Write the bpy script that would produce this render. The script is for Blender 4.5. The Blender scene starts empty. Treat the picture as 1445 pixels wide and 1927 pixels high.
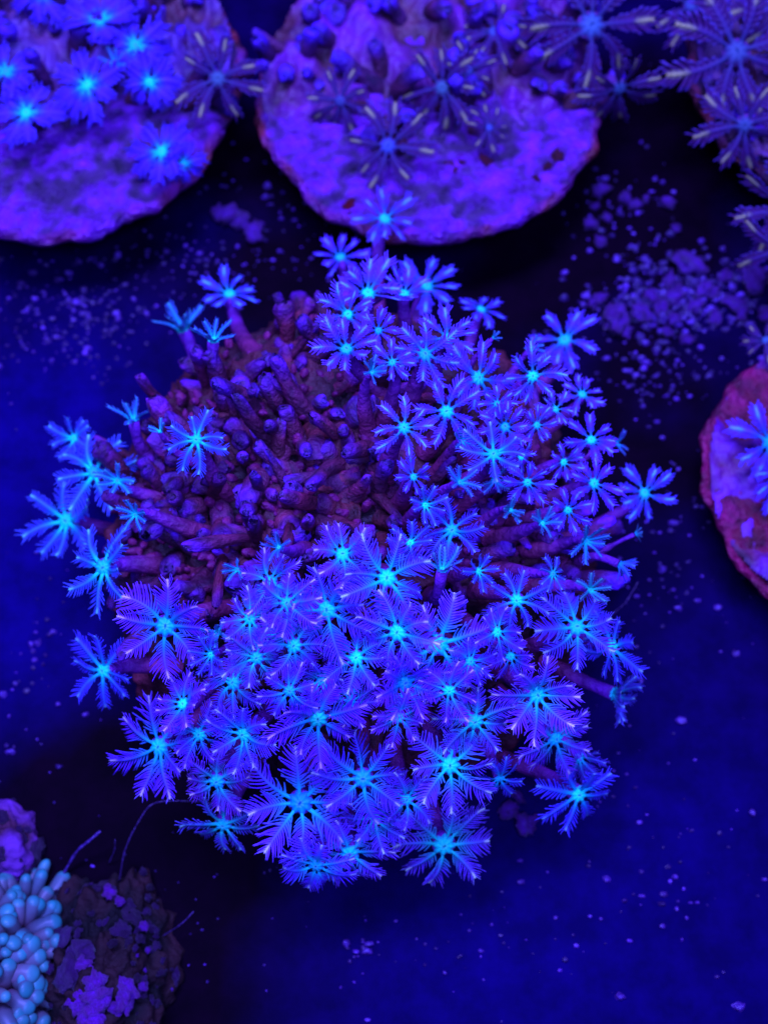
import bpy, math, random
import numpy as np
from mathutils import Vector, Matrix, Quaternion, noise

# ------------------------------------------------------------------ camera, light, exposure
SC = bpy.context.scene
CM = 0.01                                   # everything below is laid out in centimetres
TILT = math.radians(20.0)
VFOV = math.radians(45.0)
CAM_D = 19.0
TARGET = Vector((0, 0, 2.0))
FWD = Vector((0, math.sin(TILT), -math.cos(TILT)))
UPV = Vector((0, math.cos(TILT), math.sin(TILT)))
RIGHT = Vector((1, 0, 0))
CAM = TARGET - FWD * CAM_D
KPX = 2 * math.tan(VFOV / 2) / 1927.0

cd = bpy.data.cameras.new('camera')
cam = bpy.data.objects.new('camera', cd)
SC.collection.objects.link(cam)
cam.location = CAM * CM
cam.rotation_euler = (TILT, 0, 0)
cd.sensor_fit = 'VERTICAL'
cd.angle = VFOV
cd.clip_start = 0.002
cd.clip_end = 20.0
cd.dof.use_dof = True
cd.dof.focus_distance = 15.9 * CM
cd.dof.aperture_fstop = cd.lens / 2.2       # an opening about 2 mm wide
SC.camera = cam

w = bpy.data.worlds.new('World')
SC.world = w
w.use_nodes = True
bg = w.node_tree.nodes['Background']
bg.inputs['Color'].default_value = (0.06, 0.01, 1.0, 1)
bg.inputs['Strength'].default_value = 0.09


def area(name, loc, target, size, power, col):
    ld = bpy.data.lights.new(name, 'AREA')
    ld.shape = 'RECTANGLE'
    ld.size, ld.size_y = size[0] * CM, size[1] * CM
    ld.energy = power
    ld.color = col
    o = bpy.data.objects.new(name, ld)
    SC.collection.objects.link(o)
    o.location = Vector(loc) * CM
    o.rotation_euler = (Vector(target) - Vector(loc)).to_track_quat('-Z', 'Y').to_euler()
    return o


# the aquarium's blue LED bar above the water, and its cooler second bar
area('aquarium_lamp', (-5, 12, 46), (0, 0, 2), (30, 10), 9.3, (0.165, 0.165, 1.0))
area('aquarium_lamp', (9, -16, 44), (0, 0, 2), (30, 8), 3.8, (0.14, 0.16, 1.0))

SC.view_settings.view_transform = 'Standard'
SC.view_settings.look = 'None'
SC.view_settings.exposure = 0.0
SC.view_settings.gamma = 1.0

SC.render.engine = 'CYCLES'
SC.cycles.max_bounces = 5
SC.cycles.diffuse_bounces = 3
SC.cycles.transmission_bounces = 3
SC.cycles.use_denoising = True

# ------------------------------------------------------------------ helpers
COL = SC.collection
R = random.Random(11)


def ray(px, py):
    return ((RIGHT * ((px - 722.5) * KPX)) + UPV * ((963.5 - py) * KPX) + FWD).normalized()


def at(px, py, z):
    d = ray(px, py)
    return CAM + d * ((z - CAM.z) / d.z)


def pxcm(p):                                   # centimetres that one photograph pixel covers at p
    return (Vector(p) - CAM).dot(FWD) * KPX


def hit_ellipsoid(px, py, c, rad):
    d = ray(px, py)
    o = CAM - c
    s = Vector((1 / rad[0], 1 / rad[1], 1 / rad[2]))
    o2 = Vector((o.x * s.x, o.y * s.y, o.z * s.z))
    d2 = Vector((d.x * s.x, d.y * s.y, d.z * s.z))
    A = d2.dot(d2); B = 2 * o2.dot(d2); Cc = o2.dot(o2) - 1
    D = B * B - 4 * A * Cc
    if D < 0:
        return None
    t = (-B - math.sqrt(D)) / (2 * A)
    return CAM + d * t


class MB:
    """collects vertices, faces and vertex colours"""
    def __init__(self):
        self.v, self.f, self.c = [], [], []

    def vert(self, p, c):
        self.v.append((p[0], p[1], p[2])); self.c.append(c)
        return len(self.v) - 1

    def face(self, *i):
        self.f.append(i)

    def tube(self, pts, rads, cols, n=8, cap0=False, cap1=True, flat=1.0):
        pts = [Vector(p) for p in pts]
        rings = []
        ref = Vector((0.31, 0.17, 0.93))
        for i, p in enumerate(pts):
            t = (pts[min(i + 1, len(pts) - 1)] - pts[max(i - 1, 0)]).normalized()
            a = t.cross(ref)
            if a.length < 1e-3:
                a = t.cross(Vector((1, 0, 0)))
            a.normalize(); b = t.cross(a)
            rings.append([self.vert(p + (a * math.cos(k * 2 * math.pi / n) + b * math.sin(k * 2 * math.pi / n) * flat) * rads[i], cols[i]) for k in range(n)])
        for i in range(len(rings) - 1):
            for k in range(n):
                self.face(rings[i][k], rings[i][(k + 1) % n], rings[i + 1][(k + 1) % n], rings[i + 1][k])
        if cap1:
            self.face(*rings[-1])
        if cap0:
            self.face(*reversed(rings[0]))
        return rings

    def add(self, mesh, M):
        """append a copy of an existing mesh, moved by M"""
        o = len(self.v)
        a = mesh.attributes['Col'].data
        for i, vv in enumerate(mesh.vertices):
            p = M @ vv.co
            self.v.append((p.x, p.y, p.z)); self.c.append(tuple(a[i].color)[:3])
        for p in mesh.polygons:
            self.f.append(tuple(o + k for k in p.vertices))

    def mesh(self, name, mat, smooth=True):
        me = bpy.data.meshes.new(name)
        me.from_pydata(self.v, [], self.f)
        at_ = me.attributes.new('Col', 'FLOAT_COLOR', 'POINT')
        arr = np.ones((len(self.v), 4), dtype=np.float32)
        arr[:, :3] = np.array(self.c, dtype=np.float32).reshape(-1, 3)
        at_.data.foreach_set('color', arr.ravel())
        if smooth:
            me.polygons.foreach_set('use_smooth', [True] * len(me.polygons))
        if mat:
            me.materials.append(mat)
        me.update()
        return me


def obj(name, me, parent=None, M=None, color=None):
    o = bpy.data.objects.new(name, me)
    COL.objects.link(o)
    if parent is not None:
        o.parent = parent
    else:
        o.scale = (CM, CM, CM)
    if M is not None:
        if parent is None:
            o.matrix_world = Matrix.Scale(CM, 4) @ M
        else:
            o.matrix_local = M
    if color:
        o.color = (*color, 1)
    return o


def thing(name, label, cat, loc=(0, 0, 0), group=None, me=None):
    o = bpy.data.objects.new(name, me)
    COL.objects.link(o)
    o.location = Vector(loc) * CM
    o.scale = (CM, CM, CM)
    o['label'] = label
    o['category'] = cat
    if group:
        o['group'] = group
    return o


def lerp(a, b, t):
    t = max(0.0, min(1.0, t))
    return tuple(a[i] + (b[i] - a[i]) * t for i in range(3))


def ramp(stops, t):
    for (t0, c0), (t1, c1) in zip(stops, stops[1:]):
        if t <= t1:
            return lerp(c0, c1, (t - t0) / max(1e-6, t1 - t0))
    return stops[-1][1]


def frame(n, spin=0.0):
    n = Vector(n).normalized()
    q = Vector((0, 0, 1)).rotation_difference(n)
    return (q @ Quaternion((0, 0, 1), spin)).to_matrix().to_4x4()


# ------------------------------------------------------------------ materials
def material(name, rough=0.5, spec=0.4, transl=0.0, var=0.25, vscale=6.0, bump=0.0, bscale=20.0, base=None, dist=0.0008):
    m = bpy.data.materials.new(name)
    m.use_nodes = True
    nt = m.node_tree; N = nt.nodes; L = nt.links
    p = N['Principled BSDF']
    p.inputs['Roughness'].default_value = rough
    p.inputs['Specular IOR Level'].default_value = spec
    tc = N.new('ShaderNodeTexCoord')
    if base is None:
        a = N.new('ShaderNodeAttribute'); a.attribute_name = 'Col'
        csock = a.outputs['Color']
    else:
        r = N.new('ShaderNodeRGB'); r.outputs[0].default_value = (*base, 1); csock = r.outputs[0]
    oi = N.new('ShaderNodeObjectInfo')
    mx = N.new('ShaderNodeMix'); mx.data_type = 'RGBA'; mx.blend_type = 'MULTIPLY'; mx.inputs['Factor'].default_value = 1
    L.new(csock, mx.inputs['A']); L.new(oi.outputs['Color'], mx.inputs['B'])
    nz = N.new('ShaderNodeTexNoise'); nz.inputs['Scale'].default_value = vscale; nz.inputs['Detail'].default_value = 4
    L.new(tc.outputs['Object'], nz.inputs['Vector'])
    mr = N.new('ShaderNodeMapRange'); mr.inputs['From Min'].default_value = 0.25; mr.inputs['From Max'].default_value = 0.75
    mr.inputs['To Min'].default_value = 1 - var; mr.inputs['To Max'].default_value = 1 + var
    L.new(nz.outputs['Fac'], mr.inputs['Value'])
    m2 = N.new('ShaderNodeMix'); m2.data_type = 'RGBA'; m2.blend_type = 'MULTIPLY'; m2.inputs['Factor'].default_value = 1
    L.new(mx.outputs['Result'], m2.inputs['A']); L.new(mr.outputs['Result'], m2.inputs['B'])
    out = m2.outputs['Result']
    L.new(out, p.inputs['Base Color'])
    if bump:
        b = N.new('ShaderNodeBump'); b.inputs['Strength'].default_value = bump; b.inputs['Distance'].default_value = dist
        n2 = N.new('ShaderNodeTexNoise'); n2.inputs['Scale'].default_value = bscale; n2.inputs['Detail'].default_value = 6
        L.new(tc.outputs['Object'], n2.inputs['Vector'])
        L.new(n2.outputs['Fac'], b.inputs['Height']); L.new(b.outputs['Normal'], p.inputs['Normal'])
    if transl:
        tr = N.new('ShaderNodeBsdfTranslucent'); L.new(out, tr.inputs['Color'])
        ms = N.new('ShaderNodeMixShader'); ms.inputs[0].default_value = transl
        o = N['Material Output']
        L.new(p.outputs[0], ms.inputs[1]); L.new(tr.outputs[0], ms.inputs[2]); L.new(ms.outputs[0], o.inputs['Surface'])
    m['mixes'] = 1
    return m


M_TENT = material('polyp_tissue', rough=0.5, spec=0.18, transl=0.42, var=0.12, vscale=3.0)
M_DISC = material('oral_tissue', rough=0.5, spec=0.15, transl=0.15, var=0.2, vscale=9.0)
M_STALK = material('stalk_tissue', rough=0.55, spec=0.22, var=0.55, vscale=4.5, bump=0.75, bscale=12)
M_BASE = material('colony_base_tissue', rough=0.6, spec=0.3, var=0.6, vscale=2.5, bump=1.0, bscale=9)
M_ROCK = material('encrusted_rock', rough=0.8, spec=0.2, var=0.7, vscale=2.2, bump=1.0, bscale=8)
M_CRUST = material('coralline_crust', rough=0.38, spec=0.5, var=0.9, vscale=3.2, bump=1.0, bscale=11, dist=0.0016)
M_MAT = material('encrusting_tissue', rough=0.55, spec=0.35, var=0.5, vscale=2.0, bump=1.0, bscale=6)
M_FING = material('finger_tissue', rough=0.4, spec=0.3, transl=0.15, var=0.1, vscale=5)
M_GRIT = material('grit', rough=0.38, spec=0.5, var=0.5, vscale=6, bump=0.9, bscale=12)

# pigments (under the blue lamp these read as cyan, violet blue, purple, maroon)
CYAN = (0.004, 1.0, 0.75)
CYAN2 = (0.015, 0.40, 0.60)
VIO = (0.140, 0.042, 0.76)
VIO2 = (0.200, 0.075, 0.82)
PALE = (0.75, 0.98, 0.80)
CTIP = (0.10, 0.95, 0.70)
STALK = (0.150, 0.014, 0.070)
STALKB = (0.135, 0.012, 0.27)
BROWN = (0.125, 0.016, 0.032)
DARK = (0.02, 0.006, 0.012)


# ------------------------------------------------------------------ tentacles
def tentacle_mesh(kind, seed):
    r = random.Random(seed)
    P = dict(
        F=dict(N=14, ts=0.15, gap=0.28, pl=0.32, th=60, rw=0.034, up=(6, 26), droop=(16, 56), curl=(-10, 95)),
        M=dict(N=11, ts=0.17, gap=0.30, pl=0.25, th=55, rw=0.048, up=(5, 24), droop=(14, 48), curl=(-10, 60)),
        P=dict(N=9, ts=0.18, gap=0.12, pl=0.27, th=52, rw=0.042, up=(6, 22), droop=(10, 34), curl=(0, 40)),
        B=dict(N=7, ts=0.14, gap=0.05, pl=0.33, th=56, rw=0.07, up=(4, 16), droop=(4, 26), curl=(0, 20)),
        Q=dict(N=9, ts=0.16, gap=0.06, pl=0.31, th=50, rw=0.036, up=(4, 22), droop=(14, 45), curl=(-20, 30)),
        C=dict(N=6, ts=0.15, gap=0.20, pl=0.20, th=45, rw=0.075, up=(38, 62), droop=(0, 40), curl=(0, 40)),
    )[kind]
    N, ts, gap, pl = P['N'] + (r.choice((-2, -1, 0, 1)) if kind == 'F' else 0), P['ts'], P['gap'] * r.uniform(0.8, 1.25), P['pl'] * r.uniform(0.78, 1.12)
    th0 = math.radians(P['th'])
    a0 = math.radians(r.uniform(*P['up'])); dr = math.radians(r.uniform(*P['droop'])); cu = math.radians(r.uniform(*P['curl']))
    sway = r.uniform(-1.0, 1.0)
    K = 60
    pts = [Vector((0, 0, 0))]; tan = []
    for i in range(K):
        t = (i + 0.5) / K
        pit = a0 - dr * t + cu * max(0, (t - 0.72) / 0.28) ** 1.5
        yaw = sway * (t - 0.3) * 0.8
        d = Vector((math.cos(pit) * math.cos(yaw), math.cos(pit) * math.sin(yaw), math.sin(pit)))
        tan.append(d); pts.append(pts[-1] + d / K)

    def fr(t):
        x = t * K; i = min(K - 1, int(x)); p = pts[i].lerp(pts[i + 1], x - i)
        T = tan[i]; S = Vector((0, 0, 1)).cross(T).normalized(); U = T.cross(S)
        return p, T, S, U

    def prof(t):
        if kind == 'F':
            return min(1.0, (t / 0.34) ** 0.8) * (1.0 if t < 0.62 else max(0.30, 1 - (t - 0.62) * 1.75))
        if kind == 'M':
            return min(1.0, (t / 0.5) ** 0.9) * (1.0 if t < 0.8 else 1 - (t - 0.8) * 1.6)
        if kind == 'B':
            return min(1.0, (t / 0.45) ** 0.8) * (1.0 if t < 0.7 else math.sqrt(max(0.12, 1 - ((t - 0.7) / 0.33) ** 2)))
        return min(1.0, (t / 0.6) ** 1.0) * (1.0 if t < 0.72 else math.sqrt(max(0.10, 1 - ((t - 0.72) / 0.31) ** 2)))

    if kind in 'F':
        rc = [(0, CYAN), (0.14, CYAN), (0.34, CYAN2), (0.54, (0.10, 0.19, 0.72)), (0.78, (0.16, 0.15, 0.78)), (0.86, PALE), (1, PALE)]
        pc = [(0, CYAN2), (0.20, (0.035, 0.32, 0.62)), (0.44, VIO), (0.88, VIO2), (0.94, (0.25, 0.26, 0.75)), (1, (0.35, 0.45, 0.8))]
    elif kind == 'M':
        rc = [(0, CYAN), (0.12, CYAN), (0.28, CYAN2), (0.5, (0.07, 0.18, 0.62)), (0.82, (0.09, 0.24, 0.66)), (0.92, (0.3, 0.8, 0.65)), (1, (0.35, 0.8, 0.65))]
        pc = [(0, CYAN2), (0.22, (0.03, 0.20, 0.52)), (0.42, (0.08, 0.05, 0.64)), (1, (0.12, 0.10, 0.70))]
    elif kind == 'P':
        rc = [(0, CYAN), (0.12, CYAN2), (0.28, (0.05, 0.10, 0.45)), (0.58, VIO2), (0.70, CTIP), (0.84, (0.38, 1.0, 0.75)), (0.93, (0.38, 1.0, 0.75)), (0.98, (0.08, 0.5, 0.5)), (1, VIO)]
        pc = [(0, CYAN2), (0.2, (0.04, 0.09, 0.42)), (0.45, VIO), (1, VIO2)]
    elif kind == 'B':
        rc = [(0, CYAN), (0.10, CYAN), (0.26, (0.05, 0.20, 0.5)), (0.45, VIO), (1, VIO)]
        pc = [(0, CYAN2), (0.22, (0.045, 0.08, 0.45)), (0.4, VIO), (1, (0.05, 0.015, 0.36))]
    elif kind == 'Q':
        rc = [(0, (0.05, 0.08, 0.22)), (0.25, (0.07, 0.04, 0.20)), (0.60, (0.09, 0.03, 0.20)), (0.72, (0.7, 0.7, 0.24)), (0.93, (0.95, 1.0, 0.26)), (1, (0.6, 0.4, 0.08))]
        pc = [(0, (0.05, 0.03, 0.14)), (0.4, (0.07, 0.012, 0.11)), (1, (0.09, 0.016, 0.14))]
    else:
        rc = [(0, CYAN), (0.3, CYAN2), (0.7, (0.05, 0.30, 0.5)), (1, (0.15, 0.6, 0.6))]
        pc = [(0, CYAN2), (0.4, (0.05, 0.12, 0.45)), (1, (0.07, 0.10, 0.45))]

    rings_t = [0.0, ts * 0.5]
    pins = []
    cell = (0.965 - ts) / N
    for i in range(N):
        c0 = ts + i * cell
        rings_t.append(c0 + gap * cell * 0.5); pins.append(len(rings_t) - 1)
        rings_t.append(c0 + cell - gap * cell * 0.5)
    rings_t.append(0.99)
    mb = MB(); rings = []
    for t in rings_t:
        p, T, S, U = fr(min(t, 0.999))
        hw = P['rw'] * (1 - 0.55 * t); hh = hw * 0.8
        if kind in 'QP' and t > 0.6:
            hw *= 0.62; hh *= 0.9
        if t > 0.98:
            hw *= 0.6; hh *= 0.6
        c = ramp(rc, t)
        cs = lerp(c, ramp(pc, t), 0.5)
        ring = []
        for (a, b, cc) in ((-hw, 0.3 * hh, cs), (-hw, -0.5 * hh, cs), (0, -hh, cs), (hw, -0.5 * hh, cs), (hw, 0.3 * hh, cs), (0, hh, c)):
            ring.append(mb.vert(p + S * a + U * b, cc))
        rings.append((ring, p, T, S, U, t))
    pinset = set(pins)
    for i in range(len(rings) - 1):
        A, B = rings[i][0], rings[i + 1][0]
        for k in range(6):
            k2 = (k + 1) % 6
            if i in pinset and k in (0, 3):
                continue
            mb.face(A[k], A[k2], B[k2], B[k])
    mb.face(*rings[-1][0]); mb.face(*reversed(rings[0][0]))
    for i in pins:
        (A, p, T, S, U, t), (B, p2, T2, S2, U2, t2) = rings[i], rings[i + 1]
        tm = (t + t2) / 2
        for sd, (k0, k1) in ((-1, (0, 1)), (1, (3, 4))):
            root = [A[k0], A[k1], B[k1], B[k0]]
            rp = [Vector(mb.v[x]) for x in root]
            c = sum(rp, Vector()) / 4
            l = pl * prof(tm) * (r.uniform(0.80, 1.10) if r.random() > 0.05 else 0.45)
            th = th0 * (1 - 0.35 * max(0, tm - 0.6) / 0.4) + r.uniform(-0.14, 0.14)
            lift = r.uniform(-0.15, 0.45) if kind in 'FM' else 0.14
            d = S * sd * math.sin(th) + T * math.cos(th)
            fw = r.uniform(0.05, 0.55) if kind == 'F' else 0.12
            prev = root
            off = [q - c for q in rp]
            SEG = 3
            for s_ in range(1, SEG + 1):
                s = s_ / SEG
                tap = {'F': 1 - 0.30 * s, 'M': 1 - 0.35 * s}.get(kind, 1.06 - 0.30 * s * s)
                cen = c + d * (l * s) + T * (l * fw * s * s) + U * (l * lift * s * s)
                flat = 0.75 - 0.35 * s
                cc = ramp(pc, tm)
                if s_ == SEG:
                    cc = lerp(cc, (0.20, 0.14, 0.75), 0.4)
                ring = []
                for q in off:
                    u = q.dot(U); rest = q.dot(T)
                    ring.append(mb.vert(cen + T * rest * tap + U * u * flat * 1.3, cc))
                for k in range(4):
                    k2 = (k + 1) % 4
                    mb.face(prev[k], prev[k2], ring[k2], ring[k])
                prev = ring
            mb.face(*prev)
    return mb.mesh('tentacle_' + kind, M_TENT)


TENT = {k: [tentacle_mesh(k, 100 * i + ord(k)) for i in range(n)] for k, n in dict(F=26, M=16, P=14, B=7, Q=10, C=8).items()}


def oral_mesh(seed, kind):
    r = random.Random(seed)
    mb = MB(); n = 32
    rad = 1.0
    prof = [(1.0, -0.10), (0.86, 0.10), (0.62, 0.24), (0.40, 0.30), (0.24, 0.36), (0.12, 0.30)]
    cols = {'N': [CYAN2, (0.015, 0.6, 0.65), CYAN, CYAN, (0.05, 1.0, 0.7), (0.01, 0.45, 0.5)],
            'Q': [(0.07, 0.04, 0.20), (0.06, 0.06, 0.22), (0.05, 0.09, 0.25), (0.05, 0.12, 0.28), (0.06, 0.13, 0.28), (0.03, 0.06, 0.2)],
            'G': [(0.03, 0.25, 0.2), (0.02, 0.5, 0.3), (0.02, 0.8, 0.4), (0.02, 0.9, 0.5), (0.05, 1.0, 0.6), (0.01, 0.4, 0.3)]}[kind]
    rings = []
    for j, (pr, z) in enumerate(prof):
        ring = []
        for k in range(n):
            a = 2 * math.pi * k / n
            lob = 1 + 0.16 * math.cos(8 * a) * pr
            sx = 1.0 if j < 4 else 1.25
            sy = 1.0 if j < 4 else 0.6
            dz = 0.05 * math.cos(8 * a) * (1 if j < 3 else 0.5) + r.uniform(-0.02, 0.02)
            ring.append(mb.vert((rad * pr * lob * math.cos(a) * sx, rad * pr * lob * math.sin(a) * sy, z + dz), cols[j]))
        rings.append(ring)
    for i in range(len(rings) - 1):
        for k in range(n):
            mb.face(rings[i][k], rings[i][(k + 1) % n], rings[i + 1][(k + 1) % n], rings[i + 1][k])
    c = mb.vert((0, 0, 0.08), (0.005, 0.15, 0.25))
    for k in range(n):
        mb.face(rings[-1][k], rings[-1][(k + 1) % n], c)
    return mb.mesh('oral_disc', M_DISC)


ORAL = {k: [oral_mesh(7 + i, k) for i in range(3)] for k in 'NQG'}


def stalk_mesh(root, head, n, r0, r1, rc, bow, c0, c1):
    """tube from root to head (head at the mesh origin), ending in a flared calyx facing n"""
    mb = MB()
    a = root - head; b = Vector((0, 0, 0)) - n * 0.02
    L = a.length
    m1 = a + (b - a) * 0.35 + bow * L * 0.12
    m2 = b - n * min(0.45 * L, 0.8)
    pts, rads, cols = [], [], []
    K = 11
    for i in range(K):
        t = i / (K - 1)
        p = a * (1 - t) ** 3 + m1 * 3 * t * (1 - t) ** 2 + m2 * 3 * t * t * (1 - t) + b * t ** 3
        pts.append(p)
        rr = r0 + (r1 - r0) * t
        if t > 0.72:
            rr = r1 + (rc - r1) * ((t - 0.72) / 0.28) ** 1.6
        rr *= 1 + 0.06 * math.sin(9 * t + r0 * 40)
        rads.append(rr)
        cols.append(lerp(c0, c1, (t - 0.25) / 0.6))
    mb.tube(pts, rads, cols, n=12)
    return mb.mesh('polyp_stalk', M_STALK)


def build_polyp(root_obj, head, base, n, Rc, kind, individual, spin=None, tint=None, narm=8, oral='N', stalk=(0.11, 0.10), colors=(STALK, STALKB), origin=Vector()):
    """one polyp of a colony: stalk mesh (the part) > oral disc, tentacles (sub-parts). Rc: radius in cm"""
    spin = R.uniform(0, math.pi * 2) if spin is None else spin
    bow = Vector((R.uniform(-1, 1), R.uniform(-1, 1), R.uniform(-0.3, 0.6)))
    rc = 0.20 * Rc
    po = obj('polyp', stalk_mesh(base, head, n, stalk[0] * (0.8 + 0.4 * R.random()), min(stalk[1], rc * 0.95), rc, bow, *colors), root_obj, Matrix.Translation(head - origin))
    F = frame(n, spin)
    obj('oral_disc', R.choice(ORAL[oral]), po, F @ Matrix.Translation((0, 0, 0.01 * Rc)) @ Matrix.Diagonal((0.19 * Rc, 0.19 * Rc, 0.17 * Rc, 1)), (1, R.uniform(0.45, 1.15), R.uniform(0.6, 1.05)))
    mats = []
    lean = R.uniform(0, 6.28); la = R.uniform(0, 0.34)
    cup = 0.0
    if kind in 'FMP' and R.random() < 0.30:
        cup = R.uniform(0.2, 0.6)                   # some polyps are only half open
    for i in range(narm):
        a = 2 * math.pi * (i + R.uniform(-0.22, 0.22)) / narm
        s = Rc * 0.90 * R.uniform(0.78, 1.12)
        pitch = cup + R.gauss(0, 0.17) + la * math.cos(a - lean)
        roll = R.gauss(0, 0.28)
        Mx = F @ Matrix.Rotation(a, 4, 'Z') @ Matrix.Translation((0.10 * Rc, 0, 0.0)) @ Matrix.Rotation(-pitch, 4, 'Y') @ Matrix.Rotation(roll, 4, 'X') @ Matrix.Diagonal((s, s * R.choice((-1, 1)) * R.uniform(0.9, 1.12), s, 1))
        mats.append((R.choice(TENT[kind]), Mx))
    if individual:
        for me, Mx in mats:
            obj('tentacle', me, po, Mx, tint)
    else:
        mb = MB()
        for me, Mx in mats:
            mb.add(me, Mx)
            if Mx.determinant() < 0:
                pass
        o = obj('tentacle_crown', mb.mesh('tentacle_crown', M_TENT), po, None, tint)
        o['kind'] = 'stuff'
    return po


# ------------------------------------------------------------------ the tank floor
def floor_material():
    m = bpy.data.materials.new('tank_floor_acrylic')
    m.use_nodes = True
    nt = m.node_tree; N = nt.nodes; L = nt.links
    p = N['Principled BSDF']
    tc = N.new('ShaderNodeTexCoord')
    n1 = N.new('ShaderNodeTexNoise'); n1.inputs['Scale'].default_value = 0.16; n1.inputs['Detail'].default_value = 5; n1.inputs['Distortion'].default_value = 0.4
    n2 = N.new('ShaderNodeTexNoise'); n2.inputs['Scale'].default_value = 1.6; n2.inputs['Detail'].default_value = 8; n2.inputs['Roughness'].default_value = 0.65
    mp = N.new('ShaderNodeMapping'); mp.inputs['Location'].default_value = (3.1, 1.4, 0.0)
    L.new(tc.outputs['Object'], mp.inputs['Vector']); L.new(mp.outputs[0], n1.inputs['Vector']); L.new(tc.outputs['Object'], n2.inputs['Vector'])
    r1 = N.new('ShaderNodeAttribute'); r1.attribute_name = 'Col'
    r2 = N.new('ShaderNodeValToRGB'); e = r2.color_ramp.elements
    e[0].position = 0.38; e[0].color = (0.72, 0.72, 0.72, 1); e[1].position = 0.66; e[1].color = (1.28, 1.28, 1.28, 1)
    L.new(n2.outputs['Fac'], r2.inputs[0])
    mx = N.new('ShaderNodeMix'); mx.data_type = 'RGBA'; mx.blend_type = 'MULTIPLY'; mx.inputs['Factor'].default_value = 1
    L.new(r1.outputs[0], mx.inputs['A']); L.new(r2.outputs[0], mx.inputs['B'])
    L.new(mx.outputs['Result'], p.inputs['Base Color'])
    p.inputs['Roughness'].default_value = 0.55
    p.inputs['Specular IOR Level'].default_value = 0.01
    return m


# floor colour
FLOOR_TONES = [(20, 860, 1.5, .9), (70, 1120, 1.6, .55), (60, 1350, 1.3, .35), (1300, 1760, 2.4, .42), (820, 1850, 1.8, .4), (1320, 1400, 1.5, .12), (180, 700, 1.2, .25),
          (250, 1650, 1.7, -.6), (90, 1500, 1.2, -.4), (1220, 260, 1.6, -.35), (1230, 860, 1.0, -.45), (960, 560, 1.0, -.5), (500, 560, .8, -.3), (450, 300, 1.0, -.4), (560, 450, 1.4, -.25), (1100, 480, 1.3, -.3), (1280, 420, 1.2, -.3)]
FLOOR_TONES = [(at(x, y, 0), r_, k) for x, y, r_, k in FLOOR_TONES]
axis = [-60, -45, -32, -24] + [-20 + 0.5 * i for i in range(81)] + [24, 32, 45, 60]
mb = MB(); gi = {}
for i, x in enumerate(axis):
    for j, y in enumerate(axis):
        q = Vector((x, y, 0))
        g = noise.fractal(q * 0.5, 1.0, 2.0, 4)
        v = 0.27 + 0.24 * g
        for c, r_, k in FLOOR_TONES:
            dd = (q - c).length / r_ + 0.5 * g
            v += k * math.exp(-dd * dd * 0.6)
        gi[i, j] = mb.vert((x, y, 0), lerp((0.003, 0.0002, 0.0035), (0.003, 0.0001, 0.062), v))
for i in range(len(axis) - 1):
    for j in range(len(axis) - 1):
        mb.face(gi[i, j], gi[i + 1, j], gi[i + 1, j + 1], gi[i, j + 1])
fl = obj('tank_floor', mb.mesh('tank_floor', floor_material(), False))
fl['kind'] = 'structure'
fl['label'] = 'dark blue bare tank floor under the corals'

# ------------------------------------------------------------------ the main colony
CC = at(684, 1098, 0.0)
RO = Vector((4.75, 4.75, 5.3))                  # surface the polyp heads lie on
RI = Vector((3.95, 4.05, 3.95))                                  # the mound they grow from
CENTER = Vector((CC.x, CC.y, 0.0))
CIN = CENTER + Vector((-0.20, 0.50, 0.0))       # the mound's own middle lies a little behind that of its crown


def enorm(p, rad, c=None):
    q = p - (CENTER if c is None else c)
    return Vector((q.x / rad.x ** 2, q.y / rad.y ** 2, q.z / rad.z ** 2)).normalized()


def fbm(p, s, o=4):
    return noise.fractal(Vector(p) * s, 1.0, 2.0, o)


def mound(rad, nu, nv, amp, cfun, mat, name, sc=1.1, det=0.03):
    mb = MB(); rows = []
    for j in range(nv + 1):
        phi = (j / nv) * math.pi / 2
        row = []
        for i in range(nu):
            a = 2 * math.pi * i / nu
            d = Vector((math.cos(a) * math.cos(phi), math.sin(a) * math.cos(phi), math.sin(phi)))
            p = Vector((d.x * rad[0], d.y * rad[1], d.z * rad[2]))
            f = fbm(p + Vector((5, 3, 1)), sc)
            f2 = noise.noise(p * 3.1)
            k = 1 + amp * f + amp * 0.35 * f2 + det * (noise.noise(p * 5.3) + 0.6 * noise.noise(p * 11.0)) - det * 1.2 * abs(noise.noise(p * 2.3 + Vector((9, 2, 4))))
            p = Vector((p.x * k, p.y * k, max(0.0, p.z * k)))
            if j == 0:
                p.z = -0.01
            row.append(mb.vert(p, cfun(f, f2)))
        rows.append(row)
    for j in range(nv):
        for i in range(nu):
            i2 = (i + 1) % nu
            mb.face(rows[j][i], rows[j][i2], rows[j + 1][i2], rows[j + 1][i])
    return mb.mesh(name, mat)


colony = thing('coral_colony', 'large mound of star-shaped feathery blue polyps in the middle of the tank floor', 'coral', CENTER)
obj('base_mat', mound(RI, 240, 90, 0.07, lambda f, g: lerp(DARK, BROWN, 0.28 + 0.8 * f + 0.4 * g), M_BASE, 'base_mat'), colony, Matrix.Translation(CIN - CENTER))

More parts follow.
